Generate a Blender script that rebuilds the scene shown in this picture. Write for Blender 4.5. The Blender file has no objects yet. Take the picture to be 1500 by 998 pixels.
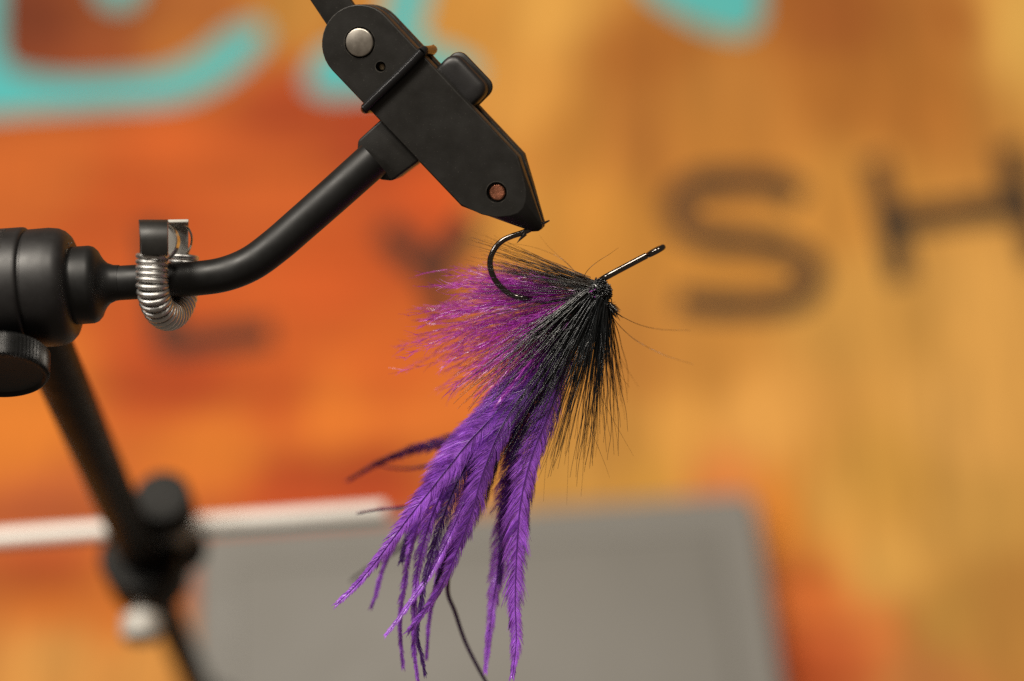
import bpy, bmesh, math, random
import numpy as np
from mathutils import Vector, Matrix, noise

random.seed(7)
sc = bpy.context.scene
COL = sc.collection
MM = 0.001
R = math.radians

# ------------------------------------------------------------------ camera
FPX = 70.0 / 36.0 * 1500.0            # focal length in photograph pixels
PITCH = R(62)                         # the camera looks steeply down at the table
D = 0.364                             # distance to the plane of focus (the fly and the jaws)
CAM = Vector((0, 0, 0.594))
FWD = Vector((0, math.cos(PITCH), -math.sin(PITCH)))
UP = Vector((0, math.sin(PITCH), math.cos(PITCH)))
RIGHT = Vector((1, 0, 0))
TOW = -FWD
cd = bpy.data.cameras.new('camera')
cam = bpy.data.objects.new('camera', cd)
COL.objects.link(cam)
cam.location = CAM
cam.rotation_euler = (math.pi / 2 - PITCH, 0, 0)
cd.lens = 70
cd.sensor_width = 36
cd.clip_start = 0.01
cd.clip_end = 50
cd.dof.use_dof = True
cd.dof.focus_distance = D - 0.001
cd.dof.aperture_fstop = 3.9
sc.camera = cam

# ------------------------------------------------------------------ light: an indoor room, warm lamps overhead
wd = bpy.data.worlds.new('World')
sc.world = wd
wd.use_nodes = True
wd.node_tree.nodes['Background'].inputs[0].default_value = (1.0, 0.80, 0.62, 1)
wd.node_tree.nodes['Background'].inputs[1].default_value = 0.10


def area(name, loc, target, sx, sy, power, colour):
    l = bpy.data.lights.new(name, 'AREA')
    l.shape = 'RECTANGLE'
    l.size, l.size_y = sx, sy
    l.energy = power
    l.color = colour
    o = bpy.data.objects.new(name, l)
    COL.objects.link(o)
    o.location = loc
    o.rotation_euler = (Vector(target) - Vector(loc)).to_track_quat('-Z', 'Y').to_euler()
    return o


FOC = CAM + FWD * D


def lamp_at(name, cx, cy, cz, dist, sx, sy, power, colour):
    """a room lamp in the direction (right, up, towards the viewer) from the fly"""
    v = (RIGHT * cx + UP * cy + TOW * cz).normalized()
    return area(name, FOC + v * dist, FOC, sx, sy, power, colour)


lamp_at('ceiling_lamp', -0.40, 0.75, 0.53, 1.25, 0.34, 0.24, 16.0, (1.0, 0.92, 0.80))
lamp_at('second_ceiling_lamp', 0.14, 0.80, 0.58, 1.35, 0.22, 0.22, 9.5, (1.0, 0.92, 0.80))
lamp_at('side_lamp', -0.70, 0.50, 0.51, 1.30, 0.20, 0.20, 5.0, (1.0, 0.94, 0.86))

sc.view_settings.view_transform = 'Standard'
sc.view_settings.look = 'None'
sc.view_settings.exposure = 0
sc.view_settings.gamma = 1
sc.view_settings.use_curve_mapping = False
sc.cycles.use_denoising = False
sc.cycles.max_bounces = 8
sc.cycles.caustics_reflective = False
sc.cycles.caustics_refractive = False
sc.cycles.sample_clamp_indirect = 1.0
sc.cycles.sample_clamp_direct = 3.5
sc.cycles.use_adaptive_sampling = False
sc.cycles.transparent_max_bounces = 8


# ------------------------------------------------------------------ pixel -> place
def W(px, py, w=0.0):
    """A point of the photograph at w mm in front of the plane of focus."""
    px, py, w = float(px), float(py), float(w)
    d = D - w * MM
    return CAM + d * (FWD + RIGHT * ((px - 750) / FPX) + UP * ((499 - py) / FPX))


def T(px, py, z=0.0):
    """A point of the photograph on the horizontal plane at height z."""
    px, py = float(px), float(py)
    v = FWD + RIGHT * ((px - 750) / FPX) + UP * ((499 - py) / FPX)
    return CAM + v * ((z - CAM.z) / v.z)


PX = D / FPX                           # metres per photograph pixel in the plane of focus
YAW = R(4.4)                           # the vise and its base are turned a little on the table
AX = Vector((math.cos(YAW), math.sin(YAW), 0))
AY = Vector((-math.sin(YAW), math.cos(YAW), 0))
AZ = Vector((0, 0, 1))


# ------------------------------------------------------------------ materials
def srgb(r, g, b, k=1.0):
    def f(c):
        c /= 255
        return (c / 12.92 if c <= 0.04045 else ((c + 0.055) / 1.055) ** 2.4) * k
    return (f(r), f(g), f(b), 1)


def principled(name, col, rough=0.5, metal=0.0, spec=0.5, var=0.0, vscale=200.0, rvar=0.0,
               bump=0.0, bscale=3000.0, coat=0.0, sheen=0.0):
    m = bpy.data.materials.new(name)
    m.use_nodes = True
    nt = m.node_tree
    N, L = nt.nodes, nt.links
    b = N['Principled BSDF']
    b.inputs['Base Color'].default_value = col
    b.inputs['Roughness'].default_value = rough
    b.inputs['Metallic'].default_value = metal
    b.inputs['Specular IOR Level'].default_value = spec
    b.inputs['Coat Weight'].default_value = coat
    b.inputs['Sheen Weight'].default_value = sheen
    tc = N.new('ShaderNodeTexCoord')
    if var or rvar:
        n = N.new('ShaderNodeTexNoise')
        n.inputs['Scale'].default_value = vscale
        n.inputs['Detail'].default_value = 6
        L.new(tc.outputs['Object'], n.inputs['Vector'])
        if var:
            mx = N.new('ShaderNodeMix')
            mx.data_type = 'RGBA'
            mx.inputs[6].default_value = tuple(c * (1 - var) for c in col[:3]) + (1,)
            mx.inputs[7].default_value = tuple(min(1, c * (1 + var)) for c in col[:3]) + (1,)
            L.new(n.outputs['Fac'], mx.inputs[0])
            L.new(mx.outputs[2], b.inputs['Base Color'])
        if rvar:
            mr = N.new('ShaderNodeMapRange')
            mr.inputs[1].default_value, mr.inputs[2].default_value = 0.3, 0.7
            mr.inputs[3].default_value, mr.inputs[4].default_value = rough - rvar, rough + rvar
            L.new(n.outputs['Fac'], mr.inputs[0])
            L.new(mr.outputs[0], b.inputs['Roughness'])
    if bump:
        n2 = N.new('ShaderNodeTexNoise')
        n2.inputs['Scale'].default_value = bscale
        n2.inputs['Detail'].default_value = 3
        L.new(tc.outputs['Object'], n2.inputs['Vector'])
        bp = N.new('ShaderNodeBump')
        bp.inputs['Strength'].default_value = bump
        bp.inputs['Distance'].default_value = 0.0001
        L.new(n2.outputs['Fac'], bp.inputs['Height'])
        L.new(bp.outputs[0], b.inputs['Normal'])
    return m


def fibre(name, col, trans, rough=0.45, spec=0.5, mix=0.35, var=0.35, vscale=400.0):
    """Feather barb / hair: a gloss-coated fibre that lets some light through."""
    m = bpy.data.materials.new(name)
    m.use_nodes = True
    nt = m.node_tree
    N, L = nt.nodes, nt.links
    b = N['Principled BSDF']
    out = N['Material Output']
    b.inputs['Roughness'].default_value = rough
    b.inputs['Specular IOR Level'].default_value = spec
    tc = N.new('ShaderNodeTexCoord')
    n = N.new('ShaderNodeTexNoise')
    n.inputs['Scale'].default_value = vscale
    n.inputs['Detail'].default_value = 4
    L.new(tc.outputs['Object'], n.inputs['Vector'])
    rp = N.new('ShaderNodeMapRange')
    rp.inputs[1].default_value, rp.inputs[2].default_value = 0.3, 0.7
    L.new(n.outputs['Fac'], rp.inputs[0])
    mx = N.new('ShaderNodeMix')
    mx.data_type = 'RGBA'
    mx.inputs[6].default_value = tuple(c * (1 - var) for c in col[:3]) + (1,)
    mx.inputs[7].default_value = tuple(min(1, c * (1 + var)) for c in col[:3]) + (1,)
    L.new(rp.outputs[0], mx.inputs[0])
    L.new(mx.outputs[2], b.inputs['Base Color'])
    t = N.new('ShaderNodeBsdfTranslucent')
    t.inputs[0].default_value = trans
    ms = N.new('ShaderNodeMixShader')
    ms.inputs[0].default_value = mix
    L.new(b.outputs[0], ms.inputs[1])
    L.new(t.outputs[0], ms.inputs[2])
    L.new(ms.outputs[0], out.inputs[0])
    return m


M = {}
M['black_oxide'] = principled('black_oxide_steel', (0.0125, 0.0116, 0.0102, 1), 0.47, 0, 0.42, 0.25, 260, 0.07, 0.12, 5000)


def edge_wear(m, width, amount, worn, dust=0.0):
    """bare metal along the edges and a little dust, on an existing material"""
    nt = m.node_tree
    N, L = nt.nodes, nt.links
    b = N['Principled BSDF']
    src = b.inputs['Base Color'].links[0].from_socket
    bev = N.new('ShaderNodeBevel')
    bev.samples = 4
    bev.inputs['Radius'].default_value = width
    geo = N.new('ShaderNodeNewGeometry')
    dt = N.new('ShaderNodeVectorMath')
    dt.operation = 'DOT_PRODUCT'
    L.new(bev.outputs[0], dt.inputs[0])
    L.new(geo.outputs['Normal'], dt.inputs[1])
    mr = N.new('ShaderNodeMapRange')
    mr.inputs[1].default_value, mr.inputs[2].default_value = 0.995, 0.85
    mr.inputs[3].default_value, mr.inputs[4].default_value = 0.0, amount
    L.new(dt.outputs['Value'], mr.inputs[0])
    tc = N.new('ShaderNodeTexCoord')
    ns = N.new('ShaderNodeTexNoise')
    ns.inputs['Scale'].default_value = 900
    ns.inputs['Detail'].default_value = 5
    L.new(tc.outputs['Object'], ns.inputs['Vector'])
    br = N.new('ShaderNodeMapRange')
    br.inputs[1].default_value, br.inputs[2].default_value = 0.42, 0.62
    L.new(ns.outputs['Fac'], br.inputs[0])
    mu = N.new('ShaderNodeMath')
    mu.operation = 'MULTIPLY'
    L.new(mr.outputs[0], mu.inputs[0])
    L.new(br.outputs[0], mu.inputs[1])
    ds = N.new('ShaderNodeTexNoise')
    ds.inputs['Scale'].default_value = 4200
    ds.inputs['Detail'].default_value = 2
    L.new(tc.outputs['Object'], ds.inputs['Vector'])
    dr = N.new('ShaderNodeMapRange')
    dr.inputs[1].default_value, dr.inputs[2].default_value = 0.68, 0.76
    dr.inputs[4].default_value = dust
    L.new(ds.outputs['Fac'], dr.inputs[0])
    ad = N.new('ShaderNodeMath')
    ad.operation = 'MAXIMUM'
    L.new(mu.outputs[0], ad.inputs[0])
    L.new(dr.outputs[0], ad.inputs[1])
    mx = N.new('ShaderNodeMix')
    mx.data_type = 'RGBA'
    mx.inputs[7].default_value = worn
    L.new(ad.outputs[0], mx.inputs[0])
    L.new(src, mx.inputs[6])
    L.new(mx.outputs[2], b.inputs['Base Color'])


edge_wear(M['black_oxide'], 0.00030, 0.55, (0.16, 0.145, 0.125, 1), 0.25)
M['black_anodised'] = principled('black_anodised_aluminium', (0.009, 0.0082, 0.0085, 1), 0.47, 0, 0.55, 0.2, 300, 0.05, 0.10, 6000)
M['black_shaft'] = principled('black_shaft_steel', (0.006, 0.006, 0.006, 1), 0.47, 0, 0.42, 0.2, 300, 0.05, 0.06, 6000)
M['black_gloss'] = principled('black_gloss_rubber', (0.010, 0.010, 0.011, 1), 0.22, 0, 0.5, 0.1, 500, 0.03)
M['black_knob'] = principled('black_knurled_metal', (0.006, 0.006, 0.006, 1), 0.34, 0, 0.3, 0.2, 500, 0.06)
M['black_matte'] = principled('black_matte_plastic', (0.010, 0.0095, 0.0085, 1), 0.6, 0, 0.2, 0.2, 300, 0.05)
M['steel_pin'] = principled('brushed_steel', (0.52, 0.48, 0.42, 1), 0.42, 1, 0.5, 0.1, 600, 0.05, 0.03, 4000)
M['copper'] = principled('copper_pin', (0.55, 0.22, 0.13, 1), 0.45, 1, 0.5, 0.3, 900, 0.1, 0.6, 4000)
M['brass'] = principled('dark_brass', (0.35, 0.27, 0.17, 1), 0.4, 1, 0.5, 0.4, 2500, 0.1, 0.6, 6000)
M['spring'] = principled('spring_steel', (0.70, 0.69, 0.67, 1), 0.40, 1, 0.5, 0.08, 700, 0.06)
M['bright_wire'] = principled('bright_wire', (0.80, 0.76, 0.68, 1), 0.28, 1)
M['hook'] = principled('black_nickel', (0.17, 0.155, 0.145, 1), 0.12, 1, 0.5, 0.15, 800, 0.04)
M['rod'] = principled('satin_rod', (0.80, 0.77, 0.72, 1), 0.6, 0.3, 0.5, 0.05, 200, 0.05)
M['silver_knob'] = principled('satin_silver', (0.52, 0.50, 0.46, 1), 0.6, 0.3, 0.5, 0.1, 300)
edge_wear(M['black_anodised'], 0.0002, 0.0, (0.16, 0.145, 0.125, 1), 0.18)
M['stem'] = principled('black_painted_post', (0.004, 0.0038, 0.0035, 1), 0.5, 0, 0.2, 0.2, 300, 0.05)
M['base'] = principled('grey_powder_coat', srgb(124, 121, 115, 0.76), 0.55, 0, 0.4, 0.12, 60, 0.05, 0.25, 2500)
M['hair'] = fibre('black_deer_hair', (0.0035, 0.0050, 0.0062, 1), (0.006, 0.004, 0.003, 1), 0.27, 0.85, 0.03, 0.5, 900)
M['hair_thin'] = fibre('brown_black_hair', (0.018, 0.011, 0.006, 1), (0.22, 0.10, 0.03, 1), 0.32, 0.6, 0.26, 0.5, 700)
M['marabou'] = fibre('purple_marabou', (0.46, 0.050, 0.52, 1), (0.74, 0.10, 0.70, 1), 0.28, 1.0, 0.42, 0.55, 700)
M['feather'] = fibre('purple_hackle', (0.44, 0.14, 0.76, 1), (0.50, 0.10, 0.86, 1), 0.32, 1.0, 0.30, 0.30, 500)
M['feather_dark'] = fibre('dark_purple_hackle', (0.065, 0.012, 0.15, 1), (0.11, 0.014, 0.22, 1), 0.45, 0.5, 0.28, 0.30, 900)
M['quill'] = fibre('purple_quill', (0.12, 0.028, 0.25, 1), (0.1, 0.02, 0.2, 1), 0.30, 0.6, 0.12, 0.2, 900)
M['ribbon'] = fibre('dark_purple_strip', (0.030, 0.010, 0.050, 1), (0.05, 0.012, 0.08, 1), 0.32, 0.6, 0.15, 0.2, 900)


# ------------------------------------------------------------------ mesh helpers
class MB:
    def __init__(self):
        self.v, self.f = [], []

    def add(self, verts, faces):
        o = len(self.v)
        self.v += verts
        self.f += [tuple(i + o for i in f) for f in faces]

    def tube(self, pts, radii, sides=12, caps=True):
        n = len(pts)
        if not hasattr(radii, '__len__'):
            radii = [radii] * n
        prev = None
        vs, fs = [], []
        for i, p in enumerate(pts):
            t = (pts[min(i + 1, n - 1)] - pts[max(i - 1, 0)]).normalized()
            if prev is None:
                a = Vector((0, 0, 1)) if abs(t.z) < 0.9 else Vector((1, 0, 0))
                nrm = t.cross(a).normalized()
            else:
                nrm = (prev - t * prev.dot(t)).normalized()
            prev = nrm
            b = t.cross(nrm)
            for k in range(sides):
                an = 2 * math.pi * k / sides
                vs.append(p + (nrm * math.cos(an) + b * math.sin(an)) * radii[i])
        for i in range(n - 1):
            for k in range(sides):
                k2 = (k + 1) % sides
                fs.append((i * sides + k, i * sides + k2, (i + 1) * sides + k2, (i + 1) * sides + k))
        if caps:
            fs.append(tuple(range(sides - 1, -1, -1)))
            fs.append(tuple((n - 1) * sides + k for k in range(sides)))
        self.add(vs, fs)

    def lathe(self, origin, axis, prof, seg=48, gear=None):
        """prof: (t, r) along axis; gear(k, r, i) may change the radius."""
        axis = axis.normalized()
        a = Vector((0, 0, 1)) if abs(axis.z) < 0.9 else Vector((1, 0, 0))
        u = axis.cross(a).normalized()
        v = axis.cross(u)
        vs, fs = [], []
        for i, (t, r) in enumerate(prof):
            for k in range(seg):
                rr = gear(k, r, i) if gear else r
                an = 2 * math.pi * k / seg
                vs.append(origin + axis * t + (u * math.cos(an) + v * math.sin(an)) * rr)
        for i in range(len(prof) - 1):
            for k in range(seg):
                k2 = (k + 1) % seg
                fs.append((i * seg + k, i * seg + k2, (i + 1) * seg + k2, (i + 1) * seg + k))
        fs.append(tuple(range(seg - 1, -1, -1)))
        fs.append(tuple((len(prof) - 1) * seg + k for k in range(seg)))
        self.add(vs, fs)

    def loft(self, rings):
        n = len(rings[0])
        vs = [p for r in rings for p in r]
        fs = []
        for i in range(len(rings) - 1):
            for k in range(n):
                k2 = (k + 1) % n
                fs.append((i * n + k, i * n + k2, (i + 1) * n + k2, (i + 1) * n + k))
        fs.append(tuple(range(n - 1, -1, -1)))
        fs.append(tuple((len(rings) - 1) * n + k for k in range(n)))
        self.add(vs, fs)

    def build(self, name, mat, parent=None, smooth=35, bevel=0.0, bseg=2, bangle=40):
        me = bpy.data.meshes.new(name)
        c = Vector((0, 0, 0))
        if parent is not None or True:
            lo = Vector([min(v[i] for v in self.v) for i in range(3)])
            hi = Vector([max(v[i] for v in self.v) for i in range(3)])
            c = (lo + hi) / 2
        me.from_pydata([v - c for v in self.v], [], self.f)
        bm = bmesh.new()
        bm.from_mesh(me)
        bmesh.ops.recalc_face_normals(bm, faces=bm.faces)
        if bevel:
            es = [e for e in bm.edges if len(e.link_faces) == 2 and e.calc_face_angle(0) > R(bangle)]
            bmesh.ops.bevel(bm, geom=es, offset=bevel, segments=bseg, profile=0.5, affect='EDGES', clamp_overlap=True)
        bm.to_mesh(me)
        bm.free()
        if smooth:
            me.polygons.foreach_set('use_smooth', [True] * len(me.polygons))
            me.set_sharp_from_angle(angle=R(smooth))
        me.materials.append(mat)
        o = bpy.data.objects.new(name, me)
        COL.objects.link(o)
        if parent is not None:
            o.parent = parent
            o.location = c - world_loc(parent)
        else:
            o.location = c
        return o


def world_loc(o):
    p = Vector(o.location)
    while o.parent:
        o = o.parent
        p += Vector(o.location)
    return p


def thing(name, loc, label, cat):
    o = bpy.data.objects.new(name, None)
    o.empty_display_size = 0.01
    COL.objects.link(o)
    o.location = loc
    o['label'] = label
    o['category'] = cat
    return o


def catmull(pts, n):
    """n points evenly along a Catmull-Rom curve."""
    P = [np.array(p, float) for p in pts]
    P = [2 * P[0] - P[1]] + P + [2 * P[-1] - P[-2]]
    out = []
    for i in range(1, len(P) - 2):
        for k in range(24):
            t = k / 24
            a, b, c, d = P[i - 1:i + 3]
            out.append(0.5 * (2 * b + (c - a) * t + (2 * a - 5 * b + 4 * c - d) * t * t + (3 * b - a - 3 * c + d) * t ** 3))
    out.append(P[-2])
    out = np.array(out)
    s = np.concatenate([[0], np.cumsum(np.linalg.norm(np.diff(out, axis=0), axis=1))])
    q = np.linspace(0, s[-1], n)
    return np.stack([np.interp(q, s, out[:, k]) for k in range(out.shape[1])], 1)


def cut(o, cutters):
    """Boolean holes, applied."""
    for c in cutters:
        m = o.modifiers.new('cut', 'BOOLEAN')
        m.operation = 'DIFFERENCE'
        m.solver = 'EXACT'
        m.object = c
    bpy.context.view_layer.update()
    dg = bpy.context.evaluated_depsgraph_get()
    me = bpy.data.meshes.new_from_object(o.evaluated_get(dg))
    o.modifiers.clear()
    o.data = me
    me.polygons.foreach_set('use_smooth', [True] * len(me.polygons))
    me.set_sharp_from_angle(angle=R(35))
    for p in me.polygons:             # keep the milled face truly flat
        if p.normal.dot(jt) > 0.9995:
            p.use_smooth = False
    for c in cutters:
        bpy.data.objects.remove(c)


# ================================================================== THE TABLE TOP
# wood tones seen on the slab (photo pixel -> stained wood colour)
TONES = [
    (90, 50, 128, 60, 34), (40, 30, 125, 60, 35), (130, 75, 150, 75, 38), (150, 30, 150, 78, 40), (280, 60, 188, 112, 48), (420, 20, 196, 136, 62),
    (300, 10, 180, 105, 50), (60, 250, 205, 104, 42), (200, 290, 194, 84, 32), (400, 250, 205, 97, 40), (420, 165, 176, 74, 34), (240, 230, 208, 98, 40),
    (560, 190, 176, 70, 34), (640, 290, 208, 86, 34), (250, 560, 192, 78, 32), (140, 330, 196, 88, 34), (480, 400, 208, 92, 36), (380, 560, 206, 94, 36),
    (40, 640, 228, 130, 46), (300, 640, 230, 128, 46), (480, 600, 232, 126, 46), (560, 520, 220, 106, 40), (420, 720, 196, 80, 34), (540, 715, 192, 76, 34),
    (60, 770, 196, 98, 52), (60, 850, 178, 80, 34), (60, 905, 218, 118, 42), (150, 900, 214, 118, 44), (60, 975, 218, 154, 78), (200, 985, 212, 146, 72),
    (600, 340, 180, 78, 36), (640, 620, 226, 120, 46), (280, 830, 190, 92, 46),
    (700, 40, 214, 150, 68), (780, 30, 230, 170, 84), (780, 140, 226, 160, 76), (850, 200, 200, 134, 58), (950, 100, 180, 110, 46), (930, 200, 186, 118, 52),
    (1060, 150, 194, 128, 58), (1200, 100, 182, 114, 48), (1200, 40, 164, 94, 42), (1330, 120, 184, 116, 50), (1480, 40, 240, 186, 96), (1400, 30, 176, 108, 48),
    (850, 350, 214, 146, 62), (740, 330, 214, 150, 66), (1050, 210, 200, 132, 58), (1230, 300, 206, 142, 64), (1080, 400, 206, 140, 60), (1050, 550, 202, 138, 62),
    (1130, 620, 236, 170, 86), (1270, 480, 208, 152, 74), (1450, 470, 230, 170, 88), (950, 700, 218, 158, 70), (900, 640, 206, 146, 68), (820, 700, 216, 158, 76),
    (940, 560, 196, 130, 58), (1000, 640, 230, 164, 78), (1300, 700, 204, 150, 68), (1220, 740, 226, 168, 82), (1310, 820, 224, 168, 84), (1400, 640, 232, 172, 90),
    (1480, 900, 190, 134, 64), (1390, 900, 196, 144, 68), (1430, 760, 214, 160, 80), (1070, 720, 226, 136, 72), (1180, 750, 236, 140, 48), (1200, 850, 216, 112, 50),
    (1160, 960, 186, 80, 34), (1290, 900, 228, 132, 66), (1240, 930, 206, 100, 50), (1345, 985, 206, 132, 70), (700, 900, 190, 96, 44), (900, 900, 200, 110, 50),
]
table = None


def make_table():
    x0, x1, y0, y1 = -0.62, 0.62, 0.085, 0.785
    nx, ny = 249, 141
    xs = np.linspace(x0, x1, nx)
    ys = np.linspace(y0, y1, ny)
    P = np.array([[*T(t[0], t[1])[:2]] for t in TONES])
    C = np.array([srgb(*t[2:])[:3] for t in TONES])
    X, Y = np.meshgrid(xs, ys)
    verts = []
    q = np.zeros((ny, nx, 2))
    for j in range(ny):
        for i in range(nx):
            a = noise.noise(Vector((xs[i] * 16, ys[j] * 16, 1.3)))
            b = noise.noise(Vector((xs[i] * 16, ys[j] * 16, 7.7)))
            q[j, i] = (xs[i] + 0.009 * a, ys[j] + 0.009 * b)
            verts.append((xs[i], ys[j], 0.0))
    d2 = ((q[:, :, None, :] - P[None, None]) ** 2).sum(-1)
    w = 1.0 / (d2 + 0.008 ** 2) ** 2.4
    col = (w[..., None] * C[None, None]).sum(2) / w.sum(2)[..., None]
    col = col * np.array([0.75, 0.755, 0.72])
    faces = [(j * nx + i, j * nx + i + 1, (j + 1) * nx + i + 1, (j + 1) * nx + i) for j in range(ny - 1) for i in range(nx - 1)]
    # slab edges and underside
    nb = len(verts)
    ring = [(0 * nx + i) for i in range(nx)] + [j * nx + nx - 1 for j in range(1, ny)] + \
           [(ny - 1) * nx + i for i in range(nx - 2, -1, -1)] + [j * nx for j in range(ny - 2, 0, -1)]
    for r in ring:
        verts.append((verts[r][0], verts[r][1], -0.034))
    n = len(ring)
    for k in range(n):
        k2 = (k + 1) % n
        faces.append((ring[k], nb + k, nb + k2, ring[k2]))
    faces.append(tuple(nb + k for k in range(n - 1, -1, -1)))
    me = bpy.data.meshes.new('table_top')
    me.from_pydata(verts, [], faces)
    at = me.color_attributes.new('stain', 'FLOAT_COLOR', 'POINT')
    arr = np.ones((len(verts), 4), np.float32)
    arr[:nx * ny, :3] = col.reshape(-1, 3)
    rg = (col[..., 1] / col[..., 0]).reshape(-1)
    arr[:nx * ny, 3] = np.clip((0.36 - rg) / 0.12, 0, 1)
    arr[nx * ny:, :3] = col.reshape(-1, 3)[ring]
    at.data.foreach_set('color', arr.ravel())
    m = bpy.data.materials.new('stained_wood')
    m.use_nodes = True
    nt = m.node_tree
    N, L = nt.nodes, nt.links
    b = N['Principled BSDF']
    b.inputs['Specular IOR Level'].default_value = 0.10
    ca = N.new('ShaderNodeVertexColor')
    ca.layer_name = 'stain'
    tc = N.new('ShaderNodeTexCoord')
    mp = N.new('ShaderNodeMapping')
    mp.inputs['Rotation'].default_value = (0, 0, R(-26))
    mp.inputs['Scale'].default_value = (30, 4, 4)
    L.new(tc.outputs['Object'], mp.inputs['Vector'])
    ns = N.new('ShaderNodeTexNoise')
    ns.inputs['Scale'].default_value = 1.6
    ns.inputs['Detail'].default_value = 8
    ns.inputs['Distortion'].default_value = 1.4
    L.new(mp.outputs[0], ns.inputs['Vector'])
    mp2 = N.new('ShaderNodeMapping')
    mp2.inputs['Rotation'].default_value = (0, 0, R(-26))
    mp2.inputs['Scale'].default_value = (700, 26, 26)
    L.new(tc.outputs['Object'], mp2.inputs['Vector'])
    ns2 = N.new('ShaderNodeTexNoise')
    ns2.inputs['Scale'].default_value = 1.5
    ns2.inputs['Detail'].default_value = 5
    L.new(mp2.outputs[0], ns2.inputs['Vector'])
    # broad figure: along the board on the tan wood, across it on the orange wood
    mp3 = N.new('ShaderNodeMapping')
    mp3.inputs['Rotation'].default_value = (0, 0, R(-4))
    mp3.inputs['Scale'].default_value = (4, 40, 4)
    L.new(tc.outputs['Object'], mp3.inputs['Vector'])
    ns3 = N.new('ShaderNodeTexNoise')
    ns3.inputs['Scale'].default_value = 1.6
    ns3.inputs['Detail'].default_value = 6
    ns3.inputs['Distortion'].default_value = 0.9
    L.new(mp3.outputs[0], ns3.inputs['Vector'])
    mxg = N.new('ShaderNodeMix')
    L.new(ca.outputs['Alpha'], mxg.inputs[0])
    L.new(ns.outputs['Fac'], mxg.inputs[2])
    L.new(ns3.outputs['Fac'], mxg.inputs[3])
    r1 = N.new('ShaderNodeMapRange')
    r1.inputs[1].default_value, r1.inputs[2].default_value = 0.30, 0.70
    r1.inputs[3].default_value, r1.inputs[4].default_value = 0.76, 1.18
    L.new(mxg.outputs[0], r1.inputs[0])
    r2 = N.new('ShaderNodeMapRange')
    r2.inputs[1].default_value, r2.inputs[2].default_value = 0.3, 0.7
    r2.inputs[3].default_value, r2.inputs[4].default_value = 0.82, 1.14
    L.new(ns2.outputs['Fac'], r2.inputs[0])
    mu = N.new('ShaderNodeMath')
    mu.operation = 'MULTIPLY'
    L.new(r1.outputs[0], mu.inputs[0])
    L.new(r2.outputs[0], mu.inputs[1])
    vm = N.new('ShaderNodeVectorMath')
    vm.operation = 'SCALE'
    L.new(ca.outputs['Color'], vm.inputs[0])
    L.new(mu.outputs[0], vm.inputs['Scale'])
    L.new(vm.outputs[0], b.inputs['Base Color'])
    rr = N.new('ShaderNodeMapRange')
    rr.inputs[3].default_value, rr.inputs[4].default_value = 0.55, 0.75
    L.new(ns2.outputs['Fac'], rr.inputs[0])
    L.new(rr.outputs[0], b.inputs['Roughness'])
    bp = N.new('ShaderNodeBump')
    bp.inputs['Strength'].default_value = 0.25
    bp.inputs['Distance'].default_value = 0.0003
    L.new(ns2.outputs['Fac'], bp.inputs['Height'])
    L.new(bp.outputs[0], b.inputs['Normal'])
    me.materials.append(m)
    o = bpy.data.objects.new('table_top', me)
    COL.objects.link(o)
    o['kind'] = 'structure'
    o['label'] = 'stained orange and tan wooden table top with painted lettering'
    return o


table = make_table()


def worn_paint(name, col, wear, lo, hi):
    """Print on the wood, thin enough in places that the wood shows through."""
    m = bpy.data.materials.new(name)
    m.use_nodes = True
    nt = m.node_tree
    N, L = nt.nodes, nt.links
    b = N['Principled BSDF']
    b.inputs['Roughness'].default_value = 0.55
    b.inputs['Specular IOR Level'].default_value = 0.1
    tc = N.new('ShaderNodeTexCoord')
    ns = N.new('ShaderNodeTexNoise')
    ns.inputs['Scale'].default_value = 34
    ns.inputs['Detail'].default_value = 9
    ns.inputs['Roughness'].default_value = 0.65
    L.new(tc.outputs['Object'], ns.inputs['Vector'])
    mr = N.new('ShaderNodeMapRange')
    mr.inputs[1].default_value, mr.inputs[2].default_value = lo, hi
    L.new(ns.outputs['Fac'], mr.inputs[0])
    mx = N.new('ShaderNodeMix')
    mx.data_type = 'RGBA'
    mx.inputs[6].default_value = col
    mx.inputs[7].default_value = wear
    L.new(mr.outputs[0], mx.inputs[0])
    L.new(mx.outputs[2], b.inputs['Base Color'])
    return m


M['teal'] = worn_paint('turquoise_paint', srgb(84, 190, 192, 0.76), srgb(110, 184, 174, 0.76), 0.45, 0.8)
M['ink'] = worn_paint('dark_print', srgb(48, 44, 38, 0.8), srgb(112, 72, 40, 0.8), 0.46, 0.72)
M['ink_red'] = worn_paint('dark_print_on_orange', srgb(58, 44, 34, 0.8), srgb(116, 54, 28, 0.8), 0.44, 0.72)


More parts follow.
